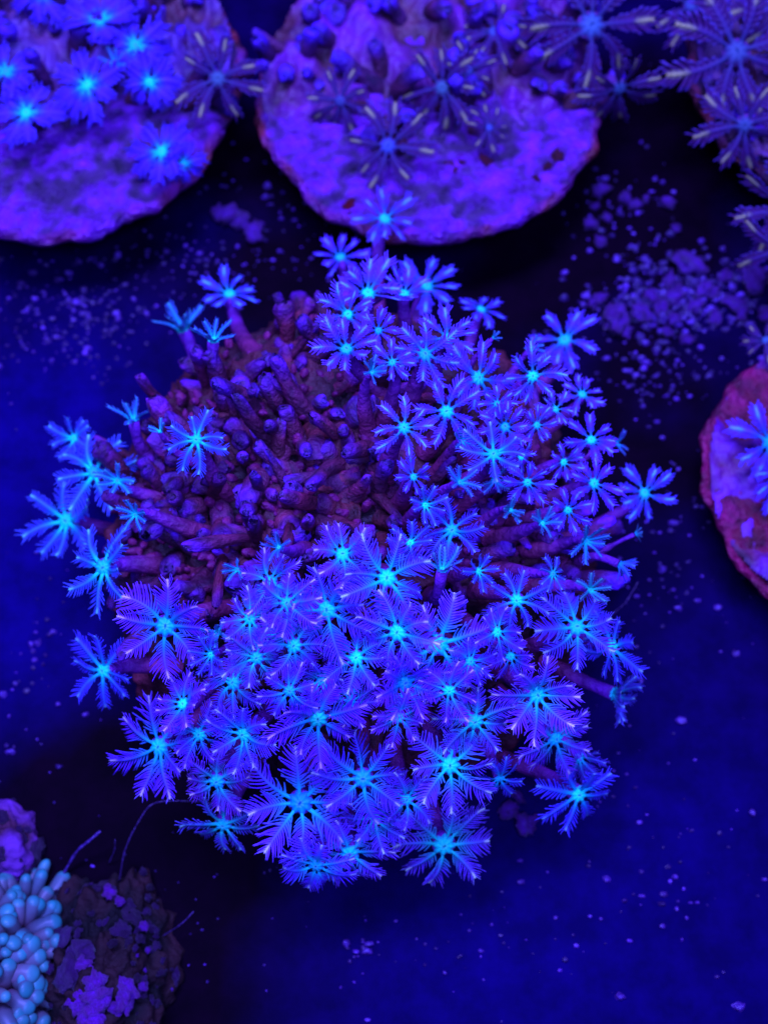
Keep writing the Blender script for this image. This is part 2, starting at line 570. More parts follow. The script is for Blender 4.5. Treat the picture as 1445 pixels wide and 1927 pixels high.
# photograph x, y, radius in pixels, tentacle kind, optional lean on the picture (right, up, towards the lens)
POLYPS = [
    (724, 412, 54, 'P', None), (640, 484, 46, 'P', None), (432, 553, 50, 'P', None), (692, 552, 64, 'P', None), (760, 553, 50, 'P', None),
    (803, 538, 54, 'P', (.2, .3, 1)), (655, 592, 52, 'P', None), (652, 657, 62, 'P', None), (712, 622, 36, 'P', None), (738, 682, 38, 'P', None),
    (800, 667, 64, 'P', None), (842, 637, 56, 'P', None), (905, 582, 40, 'P', (.3, .7, .8)), (1062, 640, 60, 'P', None), (900, 712, 68, 'P', None),
    (1002, 708, 54, 'P', None), (1095, 742, 40, 'P', None), (840, 775, 64, 'P', None), (760, 805, 55, 'P', None), (950, 803, 52, 'P', None),
    (928, 855, 60, 'M', None), (1112, 828, 46, 'P', None), (1160, 835, 25, 'C', (.8, .1, .7)), (1117, 910, 50, 'P', None), (1212, 928, 50, 'P', None),
    (1068, 960, 40, 'P', None), (1102, 1018, 42, 'C', None), (778, 898, 36, 'P', None), (865, 908, 36, 'C', None), (930, 905, 32, 'C', None),
    (992, 908, 42, 'P', None), (800, 950, 38, 'M', None), (850, 998, 62, 'M', None), (772, 1022, 44, 'M', None), (1000, 655, 24, 'C', None),
    (928, 636, 15, 'C', (.6, .5, .4)), (1195, 1005, 17, 'C', (.9, .4, .2)), (1165, 1062, 34, 'C', (.8, -.4, .3)),
    (645, 1043, 66, 'F', (0, .35, 1)), (728, 1088, 80, 'F', (0, .12, 1)), (615, 1148, 84, 'F', (-.05, .1, 1)), (540, 1135, 58, 'F', None), (508, 1095, 60, 'F', (-.2, .35, 1)),
    (525, 1030, 32, 'C', None), (447, 1072, 26, 'C', None), (832, 1072, 46, 'C', (.1, .8, .5)), (972, 1130, 60, 'M', None), (1085, 1180, 72, 'F', (.1, .4, 1)),
    (1150, 1218, 66, 'M', (.4, 0, 1)), (1155, 1305, 56, 'M', (.7, -.2, .8)), (748, 1190, 78, 'F', None), (825, 1212, 92, 'F', (.25, .05, 1)), (553, 1215, 66, 'F', None),
    (670, 1238, 64, 'F', None), (483, 1238, 60, 'F', None), (410, 1190, 32, 'C', None), (397, 1232, 38, 'M', (-.3, 0, 1)), (312, 1178, 88, 'F', None),
    (195, 1262, 70, 'M', (-.4, 0, 1)), (440, 1285, 64, 'F', None), (605, 1282, 48, 'F', None), (762, 1285, 76, 'F', None), (845, 1300, 54, 'F', None),
    (893, 1358, 72, 'F', None), (1010, 1308, 78, 'F', None), (598, 1352, 82, 'F', (.1, -.3, 1)), (300, 1405, 78, 'F', (-.3, -.1, 1)), (375, 1382, 60, 'F', None),
    (458, 1382, 70, 'F', None), (408, 1470, 68, 'F', (-.1, -.35, 1)), (420, 1552, 70, 'M', (-.1, -.5, 1)), (565, 1510, 100, 'F', (-.05, -.1, 1)), (683, 1465, 82, 'F', (0, 0, 1)),
    (846, 1440, 82, 'F', (.08, -.08, 1)), (940, 1465, 46, 'M', (.2, -.7, .8)), (1045, 1390, 66, 'F', (.4, -.35, 1)), (1090, 1425, 44, 'M', None), (1088, 1495, 74, 'M', (.25, -.15, 1)),
    (705, 1540, 56, 'F', None), (658, 1605, 78, 'F', (0, -.45, 1)), (595, 1628, 66, 'F', (-.2, -.5, 1)), (835, 1590, 92, 'F', (.05, -.22, 1)), (935, 1190, 48, 'F', None),
    (470, 1165, 54, 'F', None), (750, 1350, 54, 'F', None), (545, 1300, 52, 'F', None), (765, 1505, 56, 'F', None), (885, 1245, 46, 'F', None),
    (345, 1325, 54, 'F', (-.2, .4, 1)), (255, 968, 32, 'C', None), (140, 825, 44, 'M', (-.1, .1, 1)), (178, 890, 70, 'M', (-.05, .1, 1)), (125, 980, 78, 'M', (-.12, 0, 1)),
    (195, 1068, 74, 'M', (-.1, -.1, 1)), (370, 828, 56, 'M', None), (345, 620, 50, 'C', (-.30, .75, .7)), (402, 640, 46, 'C', (.15, .75, .7)), (252, 790, 46, 'C', (-.05, .9, .35)),
    (302, 812, 22, 'C', None), (222, 905, 36, 'C', None), (510, 1195, 50, 'F', None), (1020, 985, 34, 'C', None), (960, 960, 30, 'C', None), (1060, 870, 36, 'P', None), (1010, 800, 36, 'P', None), (1040, 1080, 34, 'M', None), (900, 1075, 34, 'M', None), (1110, 1110, 34, 'C', (.5, -.2, 1)), (935, 760, 34, 'P', None), (980, 860, 32, 'P', None), (870, 830, 30, 'C', None), (700, 700, 30, 'C', None), (1045, 770, 34, 'P', None), (660, 1320, 50, 'F', None), (960, 1235, 44, 'F', None),
]
ROOTS = {(1088, 1495): (915, 1405), (1155, 1305): (1040, 1308), (1085, 1180): (965, 1235), (652, 657): (748, 780), (724, 412): (750, 510), (1212, 928): (1050, 1020),
         (1112, 828): (1000, 895), (1195, 1005): (1070, 1065), (992, 908): (925, 1000), (345, 620): (378, 770), (402, 640): (425, 760), (195, 1262): (330, 1262), (370, 828): (430, 930),
         (432, 553): (500, 680), (1165, 1062): (1050, 1070), (252, 790): (285, 880), (140, 825): (240, 880), (1160, 835): (1060, 890), (760, 553): (765, 640), (832, 1072): (815, 1135)}
order = sorted(range(len(POLYPS)), key=lambda i: -POLYPS[i][2])
INDIV = set(order[:38])
for i, (px, py, rp, kind, lean) in enumerate(POLYPS):
    p = hit_ellipsoid(px, py, CENTER, RO)
    if p is None or p.z < 1.7:
        p = at(px, py, 1.7 + 0.5 * R.random())
    up = 0.30 * R.uniform(-1, 1)
    p = p - ray(px, py) * up                        # some heads stand taller than others
    en = enorm(p, RO)
    tocam = (CAM - p).normalized()
    if lean:
        n = (RIGHT * lean[0] + UPV * lean[1] - FWD * lean[2]).normalized()
    else:
        n = (en * 0.42 + tocam * 0.58 + Vector((R.gauss(0, .16), R.gauss(0, .16), 0))).normalized()
    q = p - CENTER
    s = 0.78 / math.sqrt((q.x / RO.x) ** 2 + (q.y / RO.y) ** 2 + (q.z / RO.z) ** 2)
    base = CENTER + q * min(s, 0.9)
    # stalks rise from a point nearer the middle of the mound
    base = base + (Vector((CENTER.x, CENTER.y, base.z)) - base) * 0.06
    if (px, py) in ROOTS:
        hit = hit_ellipsoid(*ROOTS[px, py], CIN, RI)
        if hit is not None:
            base = hit - enorm(hit, RI, CIN) * 0.1
    Rc = rp * (1.20 if kind == 'F' else 1.15) * pxcm(p)
    if px < 480 and py < 1120:
        tint = (0.8, R.uniform(1.2, 1.6), 1.0)
    elif kind == 'F':
        tint = (R.uniform(0.9, 1.5), R.uniform(0.65, 1.15), R.uniform(0.8, 1.15))
    else:
        tint = (R.uniform(0.8, 1.15), R.uniform(0.7, 1.2), R.uniform(0.75, 1.1))
    narm = 6 if rp < 30 else 8
    st = (0.13, 0.115) if rp > 24 else (0.10, 0.09)
    build_polyp(colony, p, base, n, Rc, kind, i in INDIV, None, tint, narm, 'G' if i in (55, 44, 43) else 'N', st, (STALK, STALKB), CENTER)


# closed polyps: stubby stalks of the bare patch, with withdrawn tips
def closed_mesh(seed):
    r = random.Random(seed)
    mb = MB()
    L = 1.0; K = 9
    tw = r.choice((-0.55, -0.35, -0.15, 0.15, 0.4))
    bx, by = r.uniform(-.45, .45), r.uniform(-.45, .45)
    pts, rads, cols = [], [], []
    for i in range(K):
        t = i / (K - 1)
        pts.append(Vector((bx * t * t, by * t * t, t * L)))
        rads.append(0.17 * (1.0 + tw * (t - 0.5) + 0.12 * math.sin(5 * t + seed)) * (1 + r.uniform(-.08, .08)))
        cols.append(lerp(BROWN, STALK, t * 0.9) if t < 0.8 else lerp(STALK, STALKB, (t - 0.8) * 5))
    # rounded top with a dimple
    top = pts[-1]; d = (pts[-1] - pts[-2]).normalized(); rt = rads[-1]
    for f, h, c in ((0.93, 0.05, STALKB), (0.72, 0.095, STALKB), (0.45, 0.11, (0.10, 0.03, 0.22)), (0.25, 0.09, (0.12, 0.05, 0.24)), (0.10, 0.04, (0.05, 0.02, 0.10))):
        pts.append(top + d * h); rads.append(rt * f); cols.append(c)
    mb.tube(pts, rads, cols, n=14)
    for i, q in enumerate(mb.v):
        g = noise.noise(Vector((q[0] * 9, q[1] * 9, q[2] * 3 + seed * 4.1)))
        h = noise.noise(Vector((q[0] * 20, q[1] * 20, q[2] * 7 + seed)))
        k = 1 + 0.19 * g + 0.08 * h
        mb.v[i] = (q[0] * k, q[1] * k, q[2] + 0.03 * h)
        mb.c[i] = lerp(mb.c[i], (0.05, 0.012, 0.03), max(0, min(1, 0.3 - 1.2 * g)))
    return mb.mesh('closed_polyp', M_STALK)


CLOSED = [closed_mesh(s) for s in range(22)]


def inside(x, y, poly):
    c = False
    for (x1, y1), (x2, y2) in zip(poly, poly[1:] + poly[:1]):
        if (y1 > y) != (y2 > y) and x < (x2 - x1) * (y - y1) / (y2 - y1) + x1:
            c = not c
    return c


BARE = [(235, 760), (330, 690), (450, 590), (560, 575), (650, 610), (720, 700), (760, 840), (790, 960), (740, 1020), (560, 1060), (420, 1130), (300, 1160), (215, 1110), (205, 960)]
BARE2 = [(850, 880), (1010, 830), (1120, 860), (1150, 1010), (1120, 1110), (960, 1130), (840, 1060)]
spots = []
tries = 0
while tries < 9000 and len(spots) < 300:
    tries += 1
    bare = R.random() < 0.80
    x, y = (R.uniform(200, 800), R.uniform(570, 1170)) if bare else (R.uniform(850, 1160), R.uniform(840, 1120))
    if not inside(x, y, BARE if bare else BARE2):
        continue
    if any((x - a) ** 2 + (y - b) ** 2 < 19 ** 2 for a, b in spots):
        continue
    spots.append((x, y))
    p = hit_ellipsoid(x, y, CIN, RI)
    if p is None:
        spots.pop()
        continue
    en = enorm(p, RI, CIN)
    jit = Vector((R.gauss(0, .60), R.gauss(0, .60), R.gauss(0, .3)))
    d = (en * 0.55 + (CAM - p).normalized() * 0.25 + jit).normalized()
    L = R.choice((0.35, 0.45, 0.55, 0.7, 0.85, 1.05)) * R.uniform(0.85, 1.15) * (0.35 + 0.65 * min(1, p.z / 2.4))
    w_ = R.uniform(0.50, 0.90) * (1.12 if L < 0.6 else 0.85)
    v = R.uniform(0.5, 1.25) * (0.95 if bare else 1.2)
    tint = (v * R.uniform(.8, 1.25), v, v * R.uniform(0.7, 1.5) * (1.0 if bare else 1.5))
    obj('closed_polyp', R.choice(CLOSED), colony, Matrix.Translation(p - en * 0.15 - CENTER) @ frame(d, R.uniform(0, 6.28)) @ Matrix.Diagonal((w_, w_, L, 1)), tint)


def lump_mesh(seed, cols, rough=0.3, n=14):
    mb = MB(); rows = []
    for j in range(n // 2 + 1):
        phi = -math.pi / 2 + math.pi * j / (n // 2)
        row = []
        for i in range(n):
            a = 2 * math.pi * i / n
            d = Vector((math.cos(a) * math.cos(phi), math.sin(a) * math.cos(phi), math.sin(phi)))
            g = noise.noise(d * 1.7 + Vector((seed * 7.1, 0, seed))); g2 = noise.noise(d * 4 + Vector((seed, seed * 3, 0)))
            row.append(mb.vert(d * (1 + rough * 1.5 * g + rough * 0.6 * g2), lerp(cols[0], cols[1], 0.5 + g + 0.5 * g2)))
        rows.append(row)
    for j in range(n // 2):
        for i in range(n):
            mb.face(rows[j][i], rows[j][(i + 1) % n], rows[j + 1][(i + 1) % n], rows[j + 1][i])
    return mb.mesh('lump', M_GRIT)


# countless tiny buds between the stalks
mb = MB()
BUD = lump_mesh(4.4, ((0.17, 0.009, 0.05), (0.11, 0.008, 0.10)), 0.15, 10)
k = 0
while k < 620:
    x, y = R.uniform(200, 1160), R.uniform(570, 1170)
    if not (inside(x, y, BARE) or inside(x, y, BARE2)):
        continue
    k += 1
    p = hit_ellipsoid(x, y, CIN, RI)
    if p is None:
        continue
    en = enorm(p, RI, CIN)
    s = R.uniform(0.025, 0.085)
    mb.add(BUD, Matrix.Translation(p + en * R.uniform(-0.05, 0.12) - CENTER) @ frame(en + Vector((R.gauss(0, .5), R.gauss(0, .5), 0)), R.uniform(0, 6)) @ Matrix.Diagonal((s, s, s * R.uniform(1, 2.4), 1)))
buds = obj('buds', mb.mesh('buds', M_STALK), colony)
buds['kind'] = 'stuff'

# ------------------------------------------------------------------ frag discs at the edges of the picture
def disc_mesh(rad, th, seed, cols, rough=0.04):
    r = random.Random(seed)
    mb = MB(); n = 200
    rows = []
    off = Vector((seed * 3.3, seed * 1.7, 0))
    prof = [(0.55, -th), (0.93, -th * 0.95), (1.0, -th * 0.6), (1.015, -th * 0.25), (0.985, -0.02)] + [(0.96 - 0.96 * (k / 60), 0) for k in range(60)]
    for (f, z) in prof:
        row = []
        for i in range(n):
            a = 2 * math.pi * i / n
            e = 1 + 0.05 * fbm((math.cos(a) * 2, math.sin(a) * 2, seed), 1.3) + 0.022 * noise.noise(Vector((math.cos(a) * 9, math.sin(a) * 9, seed))) + 0.012 * noise.noise(Vector((math.cos(a) * 24, math.sin(a) * 24, seed)))
            p = Vector((math.cos(a) * rad * f * e, math.sin(a) * rad * f * e, z))
            g = fbm(p + off, 1.1); g2 = noise.noise((p + off) * 4.5)
            if z >= -0.03:
                g3 = noise.noise((p + off) * 10)
                p.z += rough * 2.2 * g + rough * 1.2 * g2 + rough * 0.8 * g3 - rough * 2.0 * max(0, noise.noise((p + off) * 6.3) - 0.3)
            if f > 0.975:
                c = lerp(cols[2], cols[0], 0.3 + g)
            else:
                c = lerp(cols[1], cols[0], 0.55 + 1.2 * g + 1.1 * g2)
            row.append(mb.vert(p, c))
        rows.append(row)
    for j in range(len(rows) - 1):
        for i in range(n):
            i2 = (i + 1) % n
            mb.face(rows[j][i], rows[j][i2], rows[j + 1][i2], rows[j + 1][i])
    c = mb.vert((0, 0, 0), cols[0])
    for i in range(n):
        mb.face(rows[-1][i], rows[-1][(i + 1) % n], c)
    mb.face(*reversed(rows[0]))
    return mb.mesh('disc', M_CRUST)


def plug_mesh(rad, h):
    mb = MB()
    mb.tube([(0, 0, -0.02), (0, 0, h * 0.5), (0, 0, h)], [rad * 0.9, rad, rad * 1.1], [DARK, BROWN, BROWN], n=24)
    return mb.mesh('plug', M_ROCK)


def sheet_mesh(rad, seed, fx, thick, cols, nn=130):
    """uneven encrusting tissue over a disc: only where fx(x, y) > 0"""
    mb = MB(); idx = {}
    off = Vector((seed * 2.1, seed * 5.3, 1))
    st = 2 * rad / nn

    def h(x, y):
        g = fbm(Vector((x, y, 0)) + off, 1.4)
        fold = 1 - abs(noise.noise((Vector((x * 1.0, y * 0.55, 0)) + off) * 2.4)) * 2.2
        m = fx(x, y) + 0.45 * g
        k = max(0.0, min(1.0, m / 0.35))
        return m, k, g, fold
    def vid(i, j):
        if (i, j) not in idx:
            x, y = -rad + i * st, -rad + j * st
            m, k, g, fold = h(x, y)
            z = thick * k * (0.55 + 0.6 * g + 0.55 * max(0, fold)) - 0.03 * (1 - k)
            idx[(i, j)] = mb.vert((x, y, z), lerp(lerp((0.03, 0.012, 0.02), cols[0], 0.6 + fold), cols[1], 0.30 + 0.9 * g + 0.25 * fold))
        return idx[(i, j)]
    for i in range(nn):
        for j in range(nn):
            x, y = -rad + (i + .5) * st, -rad + (j + .5) * st
            if x * x + y * y < (rad * 0.99) ** 2 and h(x, y)[0] > -0.02:
                mb.face(vid(i, j), vid(i + 1, j), vid(i + 1, j + 1), vid(i, j + 1))
    return mb.mesh('encrusting_mat', M_MAT)


BRIGHT = (0.17, 0.009, 0.36)
PURPLE = (0.10, 0.020, 0.16)
MAROON = (0.16, 0.010, 0.022)
TAN = (0.085, 0.020, 0.040)

SMALL_CLOSED = CLOSED


def frag(name, label, cpx, cpy, rpx, ztop, seed, cols, mat=None, polyps=(), stubs=(), marks=(), stub_n=0, stub_fx=None, tint=(1, 1, 1)):
    c = at(cpx, cpy, ztop)
    rad = rpx * pxcm(c)
    org = Vector((c.x, c.y, 0))
    t = thing(name, label, 'coral', org)
    th = 0.45
    d = obj('disc', disc_mesh(rad, th, seed, cols), t, Matrix.Translation((0, 0, ztop)))
    obj('plug', plug_mesh(rad * 0.42, ztop - th * 0.8), t)
    if mat:
        obj('encrusting_mat', sheet_mesh(rad, seed, *mat), t, Matrix.Translation((0, 0, ztop - 0.01)))
    for (px, py, rp, kind, lean, hgt) in polyps:
        p = at(px, py, ztop + hgt)
        n = (RIGHT * lean[0] + UPV * lean[1] - FWD * lean[2]).normalized() if lean else (Vector((R.gauss(0, .15), R.gauss(0, .15), 1)).normalized() - FWD * 0.6).normalized()
        base = Vector((p.x, p.y, ztop - 0.05)) + (Vector((c.x, c.y, ztop)) - p) * 0.25
        base.z = ztop - 0.05
        build_polyp(t, p, base, n, rp * 1.13 * pxcm(p), kind, True, None, tint, 8, 'Q' if kind == 'Q' else 'N', (0.15, 0.15), (TAN, PURPLE), org)
    k = 0
    while k < stub_n:
        x, y = R.uniform(-rad, rad), R.uniform(-rad, rad)
        if x * x + y * y > (rad * 0.95) ** 2 or not stub_fx(x, y):
            continue
        k += 1
        dd = Vector((R.gauss(x / rad * 0.4, .4), R.gauss(y / rad * 0.4 - 0.1, .4), 1))
        w_ = R.uniform(0.6, 1.2)
        v = R.uniform(0.8, 1.3)
        obj('closed_polyp', R.choice(CLOSED), t, Matrix.Translation((x, y, ztop - 0.1)) @ frame(dd, R.uniform(0, 6)) @ Matrix.Diagonal((w_, w_, R.uniform(0.35, 1.0), 1)), (v * 0.6, v * 0.9, v * R.uniform(0.9, 1.8)))
    for (px, py, rp, col, flat, nm) in marks:
        p = at(px, py, ztop + 0.02)
        s = rp * pxcm(p)
        me = lump_mesh(R.random() * 9, (col, lerp(col, DARK, 0.6)), 0.7, 20)
        obj(nm, me, t, Matrix.Translation(p - org) @ frame((R.gauss(0, .1), R.gauss(0, .1), 1), R.uniform(0, 6)) @ Matrix.Diagonal((s, s * R.uniform(.5, 1.0), s * flat * 0.30, 1)))
    return t, c, rad


DISC_COLS = (BRIGHT, (0.045, 0.012, 0.07), MAROON)
frag('coral_frag', 'round violet frag disc at top centre with folded tissue and few pale-tipped polyps', 812, 172, 320, 1.5, 3, DISC_COLS,
     (lambda x, y: 0.30 + 0.75 * y - 0.05 * x, 0.30, (TAN, (0.15, 0.010, 0.24))),
     [(730, 275, 78, 'Q', (0, -.15, 1), 0.45), (832, 165, 72, 'Q', (-.1, -.2, 1), 0.6), (880, 132, 48, 'Q', (.2, -.2, 1), 0.7),
      (1112, 48, 118, 'Q', (.05, -.15, 1), 1.0), (930, 60, 60, 'Q', (0, .3, 1), 0.6), (640, 190, 55, 'Q', (-.1, -.4, 1), 0.4), (1165, 165, 70, 'Q', (.15, -.75, .7), 0.5), (920, 240, 40, 'Q', None, 0.35)],
     marks=[(660, 385, 15, (0.20, 0.006, 0.012), 0.5, 'algae_spot'), (913, 302, 14, (0.14, 0.012, 0.03), 0.5, 'algae_spot'), (848, 315, 14, (0.15, 0.02, 0.05), 0.5, 'algae_spot'),
            (868, 300, 9, (0.14, 0.01, 0.04), 0.6, 'algae_spot'), (1046, 292, 12, (0.12, 0.02, 0.03), 0.4, 'algae_spot'), (1030, 312, 9, (0.12, 0.02, 0.03), 0.4, 'algae_spot'), (1010, 335, 8, (0.12, 0.02, 0.03), 0.4, 'algae_spot')],
     stub_n=62, stub_fx=lambda x, y: y > -0.4 + 0.3 * math.sin(2 * x))

frag('coral_frag', 'violet frag disc at top left crowded with petal-armed blue polyps glowing cyan at their centres', 92, 142, 352, 1.5, 8, DISC_COLS,
     (lambda x, y: 0.35 + 0.7 * y, 0.35, (TAN, (0.10, 0.03, 0.24))),
     [(190, 38, 62, 'B', None, 0.8), (255, 85, 58, 'B', (.2, 0, 1), 0.75), (165, 160, 60, 'B', None, 0.8), (282, 155, 48, 'B', (.1, -.3, 1), 0.7), (50, 213, 58, 'B', None, 0.7),
      (12, 135, 58, 'B', None, 0.8), (305, 286, 58, 'B', (-.1, .1, 1), 0.45), (346, 308, 34, 'B', (.2, -.2, 1), 0.4), (216, 120, 28, 'C', None, 0.7), (410, 148, 78, 'Q', (.1, -.1, 1), 0.9),
      (80, -20, 60, 'B', None, 0.8)],
     stub_n=60, stub_fx=lambda x, y: y > -0.6)

frag('coral_frag', 'dull violet frag at top right with wide arms ending in yellow-white streaks', 1590, 130, 290, 1.5, 5, ((0.09, 0.03, 0.14), DARK, MAROON),
     (lambda x, y: 0.4, 0.35, (TAN, (0.10, 0.03, 0.22))),
     [(1385, 98, 118, 'Q', (-.1, -.1, 1), 0.9), (1400, 235, 80, 'Q', (-.25, -.55, 1), 0.6), (1475, 20, 100, 'Q', None, 0.9), (1480, 390, 88, 'Q', (-.5, -.3, 1), 0.5), (1475, 470, 90, 'Q', (-.6, -.5, .8), 0.4), (1300, 10, 70, 'Q', (-.2, .1, 1), 0.7)],
     stub_n=20, stub_fx=lambda x, y: x < 0.3)

frag('coral_frag', 'maroon-rimmed frag disc cut off by the right edge, with cyan-streaked polyps', 1632, 900, 302, 1.1, 6, ((0.20, 0.003, 0.060), (0.11, 0.002, 0.018), (0.22, 0.002, 0.050)),
     (lambda x, y: -0.1 + 0.35 * math.sin(3.2 * y + 0.5) + 0.5 * (-0.4 - x) * 0.3, 0.14, ((0.10, 0.012, 0.05), BRIGHT)),
     [(1448, 832, 66, 'P', (-.1, 0, 1), 0.5), (1475, 900, 62, 'P', (-.3, -.4, 1), 0.4), (1440, 640, 40, 'Q', (-.5, .3, .8), 0.3)],
     stub_n=0, stub_fx=None)

# ------------------------------------------------------------------ finger coral and rock, lower left
def finger_mesh(seed):
    r = random.Random(seed); mb = MB(); pts, rads, cols = [], [], []
    bx, by = r.uniform(-.3, .3), r.uniform(-.3, .3)
    K = 8
    for i in range(K):
        t = i / (K - 1)
        pts.append(Vector((bx * t * t, by * t * t, t)))
        rads.append(0.20 + 0.035 * math.sin(2.6 * t + 0.3) + 0.012 * math.sin(6 * t + seed))
        cols.append(lerp((0.08, 0.02, 0.05), (0.07, 0.13, 0.15), t))
    top = pts[-1]; d = (pts[-1] - pts[-2]).normalized(); rt = rads[-1]
    for a in (18, 36, 54, 70, 84):
        a = math.radians(a)
        pts.append(top + d * rt * math.sin(a)); rads.append(rt * math.cos(a)); cols.append(lerp((0.05, 0.17, 0.17), (0.025, 0.27, 0.22), a / 1.4))
    mb.tube(pts, rads, cols, n=14)
    return mb.mesh('finger', M_FING)


FING = [finger_mesh(s) for s in range(8)]
fc = at(12, 1850, 0.0)
finger = thing('finger_coral', 'pale teal coral of clubbed fingers at the lower left edge', 'coral', fc)
FR = Vector((0.85, 1.42, 1.35))
obj('base_mat', mound(FR * 0.8, 60, 24, 0.08, lambda f, g: lerp(DARK, (0.06, 0.04, 0.05), 0.5 + f), M_BASE, 'finger_base'), finger)
pl = []
for k in range(2600):
    a, z = R.uniform(0, 6.28), R.uniform(-0.02, 1)
    rr = math.sqrt(1 - z * z)
    d = Vector((rr * math.cos(a), rr * math.sin(a), z))
    if d.x < -0.45:
        continue
    p = Vector((d.x * FR.x, d.y * FR.y, d.z * FR.z))
    if any((p - q).length < 0.150 for q in pl):
        continue
    pl.append(p)
    rim = 1 - max(0, d.z)
    dn = (Vector((d.x / FR.x, d.y / FR.y, d.z / FR.z)).normalized() + Vector((R.gauss(0, .2), R.gauss(0, .2), R.gauss(0, .12)))).normalized()
    L = 0.30 + 0.34 * rim * rim * R.random() + 0.10 * R.random()
    w_ = R.uniform(0.42, 0.66) * (1 - 0.15 * rim * R.random())
    v = R.uniform(0.8, 1.15)
    obj('finger', R.choice(FING), finger, Matrix.Translation(p * 0.78) @ frame(dn, R.uniform(0, 6)) @ Matrix.Diagonal((w_, w_, L, 1)), (v * R.uniform(.8, 1.6), v, v))


def rock(name, label, px, py, rad, seed, colf, patches, amp=0.22, placed=(), bright=BRIGHT):
    c = at(px, py, 0.0)
    t = thing(name, label, 'rock', c)
    obj('rock_body', mound(Vector(rad), 150, 60, amp, colf, M_ROCK, 'rock_body', 0.9 + 0.1 * seed, 0.10), t)
    for k in range(patches):
        a, z = R.uniform(0, 6.28), R.uniform(0.1, 0.95)
        rr = math.sqrt(1 - z * z)
        p = Vector((rr * math.cos(a) * rad[0], rr * math.sin(a) * rad[1], z * rad[2]))
        f = fbm(p + Vector((5, 3, 1)), 0.9 + 0.1 * seed); f2 = noise.noise(p * 3.1)
        p = p * (1 + amp * f + amp * 0.35 * f2)
        big = R.random() < 0.06
        s = R.uniform(0.12, 0.2) if big else R.uniform(0.02, 0.075)
        col = bright if R.random() < 0.08 else lerp(bright, (0.015, 0.004, 0.012), R.uniform(0.75, 0.98))
        nrm = Vector((p.x / rad[0] ** 2, p.y / rad[1] ** 2, p.z / rad[2] ** 2))
        obj('crust_patch', lump_mesh(R.random() * 9, (col, lerp(col, (0.05, 0.02, 0.06), .6)), 0.45, 16), t, Matrix.Translation(p) @ frame(nrm, R.uniform(0, 6)) @ Matrix.Diagonal((s, s * R.uniform(.6, 1.6), s * (.35 if big else .7), 1)))
    for (x, y, s, st) in placed:
        p = hit_ellipsoid(x, y, c, rad)
        if p is None:
            continue
        p = (p - c) * 1.02
        nrm = Vector((p.x / rad[0] ** 2, p.y / rad[1] ** 2, p.z / rad[2] ** 2)).normalized()
        s *= pxcm(p + c)
        me = lump_mesh(R.random() * 9, (BRIGHT, lerp(BRIGHT, (0.10, 0.02, 0.08), .7)), 0.5, 22)
        obj('crust_patch', me, t, Matrix.Translation(p) @ frame(nrm, R.uniform(0, 6)) @ Matrix.Diagonal((s, s * st, s * .6, 1)))
    return t


rock('live_rock', 'dark brown rock crusted with violet patches beside the finger coral', 200, 1858, (1.0, 1.75, 1.05), 2, lambda f, g: lerp((0.002, 0.001, 0.0015), (0.020, 0.005, 0.007), 0.45 + 1.3 * f + 0.8 * g), 190, placed=[(150, 1820, 22, .7), (178, 1842, 26, .8), (185, 1875, 24, 1.1), (150, 1880, 20, 1.2), (175, 1912, 26, .9), (238, 1865, 26, .6), (232, 1890, 16, 1.3), (268, 1855, 10, 1), (205, 1682, 14, .8), (225, 1700, 10, 1), (270, 1745, 10, 1), (215, 1895, 10, 1)])
rock('live_rock', 'small bumpy violet rock at the left edge above the finger coral', 5, 1590, (0.62, 0.62, 0.6), 4, lambda f, g: lerp((0.05, 0.010, 0.03), (0.11, 0.02, 0.18), 0.5 + f + g), 40)

# ------------------------------------------------------------------ loose rubble, grit and hairs on the floor
RUB = [lump_mesh(s * 1.37, ((0.15, 0.014, 0.36), (0.06, 0.008, 0.10)), 0.75, 20) for s in range(10)]


def rubble(px, py, rp, label, group, stretch=1.0):
    s = rp * pxcm(at(px, py, 0.1))
    o = thing('rubble_fragment', label, 'rubble', at(px, py, s * 0.5), group, R.choice(RUB))
    o.rotation_euler = (R.uniform(-.4, .4), R.uniform(-.4, .4), R.uniform(0, 6.28))
    o.scale = (s * CM * stretch, s * CM * R.uniform(.6, .9), s * CM * R.uniform(.5, .75))
    return o


for (x, y, r_) in [(1258, 530, 24), (1300, 500, 34), (1330, 545, 30), (1160, 600, 30), (1205, 590, 24), (1180, 625, 18), (1240, 580, 20), (1380, 570, 22), (1420, 525, 34), (1395, 590, 18),
                   (1345, 600, 16), (1270, 600, 18), (1290, 640, 14), (1125, 565, 20), (1255, 625, 14), (1310, 575, 20), (1365, 520, 18), (1440, 590, 20), (1225, 555, 18), (1270, 555, 22)]:
    rubble(x, y, r_ * 0.78, 'small violet rubble fragment in the heap between the top right and right frag discs', 'rubble heap at upper right', R.uniform(0.9, 1.3))
for (x, y, r_) in [(1112, 422, 14), (1130, 358, 15), (1142, 410, 9), (1195, 385, 12), (1255, 380, 13), (1120, 388, 8), (1215, 375, 8), (1130, 455, 12), (1270, 430, 9), (1175, 372, 12)]:
    rubble(x, y, r_, 'tiny rounded blue grain on the dark floor right of the top centre disc', 'grains right of the top centre disc')
for (x, y, r_) in [(412, 402, 17), (432, 405, 18), (452, 420, 17), (478, 440, 18), (490, 424, 10), (468, 428, 12)]:
    rubble(x, y, r_, 'small violet bit of the broken strand below the top left disc', 'broken strand below the top left disc')
for (x, y, r_) in [(960, 1525, 18), (985, 1550, 20), (1000, 1545, 12), (975, 1500, 12)]:
    rubble(x, y, r_, 'dim violet crumb under the lower right edge of the coral mound', 'crumbs under the mound')

mb = MB()


